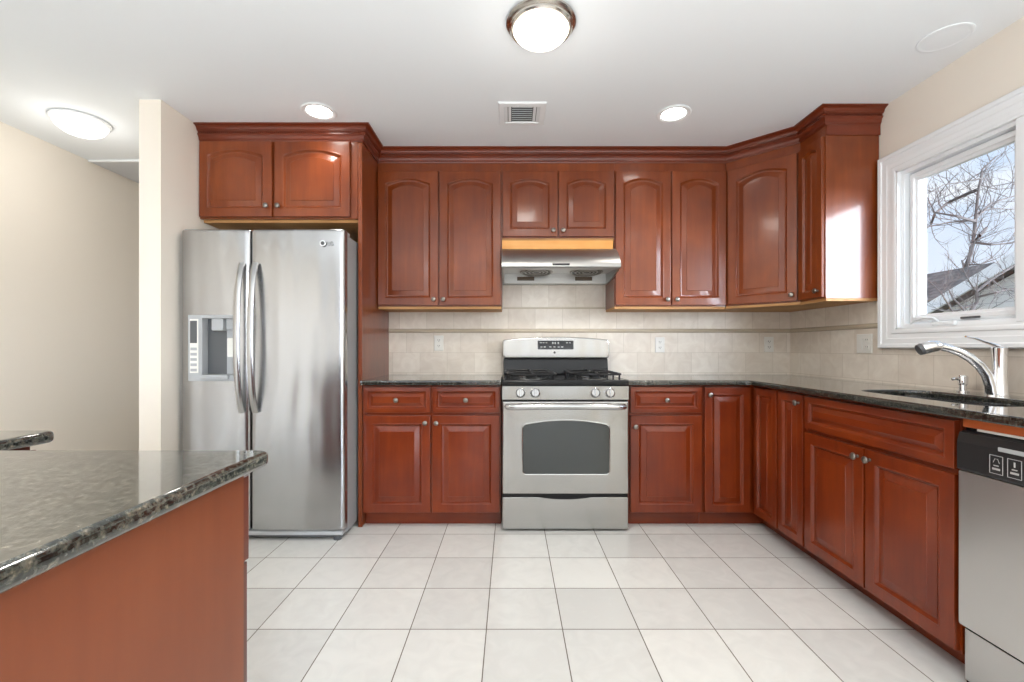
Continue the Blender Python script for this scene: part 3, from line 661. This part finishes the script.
# control panel with four knobs
MB().prism_x([(.034, .796), (-.011, .796), (-.013, .80), (-.012, .877), (.034, .877)], -hw, hw, .002).build('control_panel', M['steel_range'], rg)
MB().box(-hw+.003, hw-.003, .002, .034, .786, .796).build('panel_gap', M['black'], rg)
kb = MB().lathe([(.031, 0), (.031, .004), (.026, .008), (.024, .020), (.021, .023), (.001, .023)], 22, Matrix.Rotation(PI/2, 4, 'X')).box(-.005, .005, -.033, -.021, -.024, .024, .002).build('control_knob', M['steel_plain'], rg, (-.272, -.010, .838), (-.1, 0, 0))
for x in (-.182, .178, .267):
    o = kb.copy(); C.objects.link(o); o.location = (x, -.010, .838)
# cooktop
mb = MB(); mb.box(-hw-.002, hw+.002, -.012, .57, .879, .912, .008, 3); mb.build('cooktop', M['black'], rg)
MB().box(-hw, hw, -.008, .0, .9, .916, .004).build('cooktop_lip', M['black'], rg)
for x, y in ((-.20, .13), (-.20, .40), (.20, .13), (.20, .40)):
    b_ = MB().lathe([(.055, .9125), (.055, .918), (.035, .920), (.033, .928), (.036, .930), (.036, .936), (.030, .938), (.001, .938)], 20, Matrix.Translation((x, y, 0))).build('burner', M['black_matte'], rg)
    MB().lathe([(.075, .9122), (.075, .914), (.056, .9165), (.056, .9122)], 24, Matrix.Translation((x, y, 0))).build('drip_pan', M['steel_plain'], b_)
for s in (-1, 1):
    mb = MB(); xc = s*.20; r = .006
    def bar(p, q):
        mb.tube([p, q], r, 8)
    z = .952; a, b_ = .150, .245; yc = .265
    ring = round_poly([(xc-a, yc-b_), (xc+a, yc-b_), (xc+a, yc+b_), (xc-a, yc+b_)], .05, 5)
    mb.tube([(x, y, z-.006) for x, y in ring]+[(ring[0][0], ring[0][1], z-.006)], r, 8)
    for x, y in ((xc-a+.015, yc-b_+.015), (xc+a-.015, yc-b_+.015), (xc-a+.015, yc+b_-.015), (xc+a-.015, yc+b_-.015), (xc-a, yc), (xc+a, yc)): bar((x, y, .9125), (x, y, z-.006))
    bar((xc-a, yc, z-.006), (xc+a, yc, z-.006))
    for yy in (.13, .40):
        for dx, dy in ((1, 0), (-1, 0), (0, 1), (0, -1)):
            L0 = a if dx else .115+(.0)
            mb.tube([(xc+dx*L0, yy+dy*L0, z-.006), (xc+dx*.085, yy+dy*.085, z+.002), (xc+dx*.03, yy+dy*.03, z+.002)], r, 8)
    mb.build('grate', M['black_matte'], rg)
# backguard
bgx = .388
MB().prism_x([(.575, .88), (.565, .92), (.585, 1.03), (.63, 1.03), (.63, .88)], -bgx+.006, bgx-.006, .003).build('backguard_riser', M['black'], rg)
def b_lp(y, d, zt): return at(rrect(-bgx+d, bgx-d, 1.030+d, zt-d, .02, .022), y)
bgd = MB().loops([b_lp(.63, 0, 1.188), b_lp(.56, 0, 1.188), b_lp(.548, .004, 1.188), b_lp(.544, .012, 1.188)]).build('backguard', M['steel_range'], rg)
dsp = MB().box(-.134, .126, .5405, .546, 1.096, 1.160, .003).build('clock_display', M['display'], bgd)
def key(x, w_, z, h_): MB().box(x, x+w_, .5396, .5406, z, z+h_).build('touch_key', M['mark'], dsp)
for x in (-.118, -.098, -.078, .072, .092): key(x, .013, 1.141, .007)
for x in (-.115, -.09, -.05, -.02, .01, .035): key(x, .015, 1.110, .008)
for x in (-.03, -.012, .01): key(x, .010, 1.135, .015)
MB().lathe([(.008, 0), (.008, .002), (.006, .003)], 16, Matrix.Translation((-.012, .545, 1.074)) @ Matrix.Rotation(PI/2, 4, 'X')).build('badge', M['dark_grey'], bgd)
for x in (-.33, .33):
    for y in (.07, .56): MB().lathe([(.016, .001), (.016, .013)], 12, Matrix.Translation((x, y, 0))).build('foot', M['black'], rg)

# ------------------------------------------------------------------ range hood
hx0, hx1 = -.0605, .7075
hd = thing('range_hood', 'stainless under-cabinet range hood above the gas range', 'range hood', ((hx0+hx1)/2, 3.36, 1.575))
hp_ = [(3.36, 1.7825), (3.058, 1.7825), (3.03, 1.778), (2.985, 1.757), (2.945, 1.728), (2.912, 1.698), (2.892, 1.672), (2.882, 1.648), (2.882, 1.632), (2.890, 1.624), (3.27, 1.648), (3.27, 1.578), (3.36, 1.578)]
MB().prism_x(hp_, hx0, hx1, .0).build('shell', M['steel_hood'], hd, world=True, angle=25)
for xa, xb in ((hx0, hx0+.012), (hx1-.012, hx1)):
    MB().prism_x([(2.895, 1.6245), (3.269, 1.6475), (3.269, 1.579), (3.20, 1.581), (3.08, 1.592), (2.96, 1.608)], xa, xb).build('side_skirt', M['steel_hood'], hd, world=True)
for x in (.175, .52):
    Mx = Matrix.Translation((x-(hx0+hx1)/2+(hx0+hx1)/2, 3.09, 1.632)) @ Matrix.Rotation(-.063, 4, 'X')
    mb = MB().lathe([(.115, .004), (.115, -.004), (.105, -.008), (.10, -.004), (.10, .004)], 32, Mx)
    for r_ in (.075, .05, .025): mb.lathe([(r_+.006, .002), (r_+.006, -.006), (r_-.004, -.006), (r_-.004, .002)], 28, Mx)
    mb.build('fan_grille', M['pewter'], hd, world=True)
    MB().lathe([(.099, -.0005), (.099, -.0025)], 28, Mx).build('fan_opening', M['black'], hd, world=True)
for x in (.045, .468): MB().box(x, x+.125, 3.262, 3.2705, 1.598, 1.626, .003).build('lamp_lens', M['lens'], hd, world=True)
MB().box(.265, .378, 2.877, 2.886, 1.640, 1.652, .002).build('switch_slot', M['black'], hd, world=True)

# ------------------------------------------------------------------ dishwasher
dw = thing('dishwasher', 'stainless dishwasher with black control panel at the end of the sink run', 'dishwasher', (1.505, 1.488, 0), RQ)
w = .600
MB().box(.004, w-.004, .003, .57, .10, .868, .003).build('tub', M['black'], dw)
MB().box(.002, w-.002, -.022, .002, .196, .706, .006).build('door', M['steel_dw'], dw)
cp = MB().prism_x([(.002, .708), (-.022, .708), (-.026, .714), (-.026, .80), (-.018, .832), (.002, .838)], .002, w-.002, .002).build('control_panel', M['dark_plastic'], dw)
MB().box(.13, w-.13, -.0285, -.024, .795, .808, .002).build('handle_lip', M['grey_plastic'], cp)
for k in range(8):
    x = .105+k*.050; mb = MB(); y0_, y1_ = -.0268, -.0255
    for q in ((x, x+.038, .724, .7255), (x, x+.038, .779, .7805), (x, x+.0015, .724, .78), (x+.0365, x+.038, .724, .78)): mb.box(q[0], q[1], y0_, y1_, q[2], q[3])
    mb.box(x+.008, x+.030, y0_, y1_, .736, .742); mb.box(x+.012, x+.026, y0_, y1_, .748, .751)
    if k % 2: mb.box(x+.017, x+.021, y0_, y1_, .757, .772)
    else: mb.tube([(x+.010, y1_, .758), (x+.015, y1_, .770), (x+.023, y1_, .770), (x+.028, y1_, .758)], .0011, 5)
    mb.build('touch_button', M['mark'], cp)
MB().box(.003, w-.003, -.006, .003, .848, .8765, .002).build('filler_rail', M['rail'], dw)
MB().box(.05, w-.003, -.008, .002, .8405, .848, .001).build('rail_strip', M['white_plastic'], dw)
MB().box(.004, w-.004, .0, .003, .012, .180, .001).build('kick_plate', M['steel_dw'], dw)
MB().box(.006, w-.006, .004, .5, .001, .098).build('toe_box', M['black'], dw)

# ------------------------------------------------------------------ wall outlets
def outlet(label, loc, rot):
    t = thing('wall_outlet', label, 'outlet', loc, rot, 'outlets along the backsplash')
    def lp(o, y): return [(-.035+o, y, -.057+o), (.035-o, y, -.057+o), (.035-o, y, .057-o), (-.035+o, y, .057-o)]
    MB().loops([lp(0, 0), lp(0, -.003), lp(.003, -.0055)]).build('plate', M['white_plastic'], t)
    for z in (-.021, .021):
        s_ = MB().loops([at(rrect(-.017, .017, z-.014, z+.014, .008), -.005), at(rrect(-.017, .017, z-.014, z+.014, .008), -.0075), at(rrect(-.016, .016, z-.013, z+.013, .0075), -.008)]).build('socket', M['white_plastic'], t)
        MB().box(-.008, -.0055, -.0084, -.0075, z-.002, z+.007).box(.0055, .008, -.0084, -.0075, z-.002, z+.007).box(-.002, .002, -.0084, -.0075, z-.009, z-.005).build('slot', M['black'], s_)
    return t
oA = outlet('white duplex outlet on the backsplash left of the range', (-.542, TB-.0002, 1.143), 0)
dup(oA, (1.118, TB-.0002, 1.130), 0, 'white duplex outlet on the backsplash just right of the range')
dup(oA, (1.937, TB-.0002, 1.133), 0, 'white duplex outlet near the inside corner of the backsplash')
t = thing('switch_plate', 'white double switch and outlet plate on the side wall beside the window', 'switch', (TR-.0002, 2.655, 1.133), RQ)
def lp(o, y): return [(-.058+o, y, -.057+o), (.058-o, y, -.057+o), (.058-o, y, .057-o), (-.058+o, y, .057-o)]
MB().loops([lp(0, 0), lp(0, -.003), lp(.003, -.0055)]).build('plate', M['white_plastic'], t)
MB().box(-.040, -.008, -.0085, -.005, -.033, .033, .002).build('rocker', M['white_plastic'], t)
for z in (-.021, .021):
    s_ = MB().loops([at(rrect(.008, .040, z-.014, z+.014, .007), -.005), at(rrect(.008, .040, z-.014, z+.014, .007), -.008)]).build('socket', M['white_plastic'], t)
    MB().box(.017, .0195, -.0084, -.0075, z-.002, z+.007).box(.0285, .031, -.0084, -.0075, z-.002, z+.007).build('slot', M['black'], s_)

# ------------------------------------------------------------------ ceiling fixtures
cl = thing('ceiling_light', 'round flush ceiling light with nickel rim and domed frosted glass', 'light', (.125, 1.87, ZC))
MB().lathe([(.140, -.0005), (.144, -.004), (.145, -.012), (.138, -.018), (.132, -.020), (.132, -.030), (.126, -.036), (.118, -.036), (.114, -.020), (.10, -.0005)], 48).build('rim', M['nickel'], cl)
MB().lathe([(.118, -.030), (.116, -.038), (.108, -.052), (.092, -.066), (.068, -.077), (.04, -.083), (.01, -.085), (.001, -.085)], 40).build('glass_shade', M['lamp_warm'], cl)
hl = thing('ceiling_light', 'white flush ceiling light with scalloped glass bowl in the hall', 'light', (-2.575, 2.68, ZC))
MB().lathe([(.135, -.0005), (.142, -.005), (.142, -.013), (.134, -.018), (.124, -.020), (.11, -.0005)], 48).build('rim', M['white'], hl)
mb = MB(); lps = []
for r_, z in ((.125, -.017), (.124, -.028), (.116, -.046), (.098, -.064), (.074, -.078), (.045, -.086), (.015, -.089)):
    lps.append([((r_*(1+.025*math.cos(10*2*PI*k/60)))*math.cos(2*PI*k/60), (r_*(1+.025*math.cos(10*2*PI*k/60)))*math.sin(2*PI*k/60), z) for k in range(60)])
mb.loops(lps).build('glass_bowl', M['lamp_white'], hl)
MB().lathe([(.010, -.087), (.012, -.094), (.007, -.100), (.001, -.102)], 14).build('finial', M['white'], hl)
def can(label, loc):
    t = thing('recessed_light', label, 'light', loc, 0, 'recessed ceiling lights')
    MB().lathe([(.095, -.0005), (.098, -.004), (.092, -.009), (.078, -.009), (.066, -.003), (.066, -.0005)], 36).build('trim_ring', M['white'], t)
    MB().lathe([(.066, -.0008), (.066, -.006), (.05, -.010), (.02, -.012), (.001, -.012)], 28).build('lens', M['lamp_can'], t)
    return t
rc = can('lit recessed ceiling light above the refrigerator end', (-1.104, 2.575, ZC))
dup(rc, (.945, 2.60, ZC), 0, 'lit recessed ceiling light above the right-hand counter')
dup(rc, (1.47, .75, ZC), 0, 'added recessed ceiling light, out of view, over the dishwasher end of the counter')  # added out of view, to cast the counter shadow along the right toe kick
for x, y, e_ in ((-1.104, 2.575, 13), (.945, 2.60, 13), (1.47, .75, 70)): spot('can_light', (x, y, ZC-.02), e_)  # the last, strongest spot belongs to the added unseen fixture
spot('ceiling_lamp', (.125, 1.87, ZC-.10), 55, (1, .95, .88), 168, .10)
point('ceiling_glow', (.125, 1.87, ZC-.22), 1.0, (1, .95, .88), .1)
point('hall_lamp', (-2.575, 2.68, ZC-.30), 2.6, (1, .96, .9), .1)
cv = thing('ceiling_speaker', 'round flat white cover flush with the ceiling above the window', 'cover', (1.905, 1.965, ZC))
MB().lathe([(.095, -.0005), (.095, -.004), (.090, -.006), (.082, -.005), (.078, -.004), (.06, -.005), (.001, -.005)], 48).build('cover_plate', M['ceiling'], cv)
vt = thing('air_vent', 'white rectangular air vent in the ceiling with louvers', 'vent', (.064, 2.60, ZC))
def lp2(o, z): return [(-.135+o, -.125+o, z), (.135-o, -.125+o, z), (.135-o, .125-o, z), (-.135+o, .125-o, z)]
MB().loops([lp2(0, -.0005), lp2(0, -.004), lp2(.006, -.009), lp2(.034, -.011), lp2(.036, -.006), lp2(.036, -.0005)], False, False).build('frame', M['white'], vt)
MB().box(-.098, .098, -.088, .088, -.002, -.0006).build('duct_opening', M['dark_grey'], vt)
mb = MB()
for k in range(8):
    y = -.078+k*.0223; mb.loops([[(x, y-.005, -.0105), (x, y+.004, -.004), (x, y+.003, -.003), (x, y-.006, -.0095)] for x in (-.058, .058)])
for s in (-1, 1):
    for k in range(2):
        x = s*(.070+k*.020); mb.loops([[(x-s*.006, y, -.003), (x+s*.009, y, -.009), (x+s*.009, y, -.0105), (x-s*.007, y, -.004)] for y in (-.087, .087)])
mb.build('louvers', M['white'], vt)

# ------------------------------------------------------------------ outside the window
struct(MB().box(2.4, 60, -30, 60, -1.1, -1.0).build('ground', M['lawn']))
hs = thing('neighbour_house', 'neighbouring house with grey shingle roof and pale gable, outside the window', 'house', (12, 12, -1))
MB().box(10.9, 17.3, 4, 26, -1, 1.5).build('wall', M['siding'], hs, world=True)
def gable(mb, axis, c, half, zr, ze, a, b_, th=.18):
    # roof as a bent slab: ridge at coordinate c, eaves at c +- half, extruded from a to b_
    pr = [(c-half, ze), (c, zr), (c+half, ze), (c+half, ze-th), (c, zr-th), (c-half, ze-th)]
    if axis == 'y': return mb.loops([[(u, t_, v) for u, v in pr] for t_ in (a, b_)])
    return mb.loops([[(t_, u, v) for u, v in pr] for t_ in (a, b_)])
gable(MB(), 'y', 14.1, 3.7, 3.6, 1.35, 3.6, 26.4).build('roof', M['shingle'], hs, world=True)
MB().loops([[(x, y, z) for y, z in ((4.6, -1), (10.0, -1), (10.0, 1.55), (7.3, 2.75), (4.6, 1.55))] for x in (9.0, 12.5)]).build('gable_wing', M['siding'], hs, world=True)
gable(MB(), 'x', 7.3, 3.1, 2.98, 1.55, 8.75, 13.4).build('wing_roof', M['shingle'], hs, world=True)
mb = MB(); gable(mb, 'x', 7.3, 3.12, 2.99, 1.55, 8.71, 8.76, .22).build('rake_board', M['white'], hs, world=True)

rnd = random.Random(7)
def px(cx, cy, Y):
    X = (910+cx*.308-511)/447.5*Y; Z = CAM_H-(120+cy*.308-347.5)/447.5*Y
    return Vector((X, Y, Z))
def make_tree(name, label, base, limbs, Y, r0, tw, seed, depth_j=.06):
    limbs = [(p_, a_*.62, b_*.62) for p_, a_, b_ in limbs]
    rn = random.Random(seed)
    t = thing(name, label, 'tree', base)
    tr = MB(); br = MB(); first = True
    for pts, ra, rb in limbs:
        P = []; dz = 0
        for i, (cx, cy) in enumerate(pts):
            if not first and i: dz += rn.uniform(-depth_j, depth_j)*Y
            P.append(px(cx, cy, Y+dz))
        if first: P = [Vector(base), Vector((P[0].x, P[0].y, (base[2]+P[0].z)/2+.2))]+P
        n = len(P); R = [ra+(rb-ra)*i/(n-1) for i in range(n)]
        (tr if first else br).tube(P, R, 7)
        # twigs
        for i in range(2 if first else 1, n):
            a, b_ = P[i-1], P[i]
            for k in range(max(2, int((b_-a).length*tw[0]))):
                s = a.lerp(b_, rn.random()); d = Vector((rn.uniform(-1, 1), rn.uniform(-1, 1), rn.uniform(-.25, 1.0))).normalized(); d = (d+(b_-a).normalized()*.7).normalized()
                def twig(s, d, L, r, lv):
                    q = [s]; dd = d.copy()
                    for j in range(4):
                        dd = (dd+Vector((rn.uniform(-.3, .3), rn.uniform(-.3, .3), rn.uniform(-.15, .3)))).normalized(); q.append(q[-1]+dd*L/4)
                    br.tube(q, [r, r*.8, r*.65, r*.5, r*.3], 4)
                    if lv:
                        for j in (1, 2, 3):
                            e = (dd+Vector((rn.uniform(-1, 1), rn.uniform(-1, 1), rn.uniform(-.6, .9)))).normalized(); twig(q[j], e, L*.55, r*.55, lv-1)
                twig(s, d, tw[1]*rn.uniform(.5, 1.1), tw[2], 2)
        first = False
    tr.build('trunk', M['bark'], t, world=True); br.build('branches', M['bark'], t, world=True)
Yt = 18.5
b0 = px(176, 700, Yt); b0.z = -1
make_tree('bare_tree', 'tall bare tree standing behind the roof of the neighbouring house', tuple(b0),
    [([(178, 560), (181, 490), (205, 400), (214, 310), (222, 230), (235, 160), (280, 118)], .17, .04),
     ([(214, 318), (262, 272), (300, 258), (345, 245)], .10, .03), ([(216, 300), (270, 288), (340, 290)], .07, .02),
     ([(222, 225), (180, 242), (120, 270), (80, 305), (68, 340), (40, 362)], .12, .05), ([(212, 330), (150, 312), (80, 300), (50, 240)], .10, .02),
     ([(207, 398), (262, 405), (330, 400), (370, 380)], .08, .02), ([(203, 400), (225, 376), (249, 350)], .13, .09),
     ([(181, 492), (168, 455)], .10, .04), ([(190, 470), (230, 468), (275, 452)], .06, .02), ([(211, 325), (130, 332), (40, 350), (0, 320)], .07, .02),
     ([(230, 190), (180, 200), (110, 210), (60, 240)], .06, .015), ([(226, 210), (280, 225), (350, 220)], .05, .015)],
    Yt, .26, (.36, 1.9, .017), 3)
Y2 = 6.6
b1 = px(165, 700, Y2); b1.z = -1
make_tree('bare_tree', 'small twiggy bare tree in front of the neighbouring house', tuple(b1),
    [([(170, 680), (190, 632), (218, 590), (216, 556), (262, 520), (300, 496), (345, 468)], .055, .02),
     ([(205, 600), (150, 620), (70, 615)], .03, .01), ([(217, 575), (280, 560), (340, 545)], .025, .01), ([(190, 632), (140, 580), (110, 520)], .025, .01),
     ([(265, 520), (300, 545), (345, 560)], .02, .008), ([(180, 650), (240, 620), (330, 625)], .03, .01), ([(216, 560), (190, 520), (170, 480)], .02, .008), ([(150, 640), (100, 560), (60, 520)], .02, .008)],
    Y2, .05, (1.9, .5, .005), 5, .03)
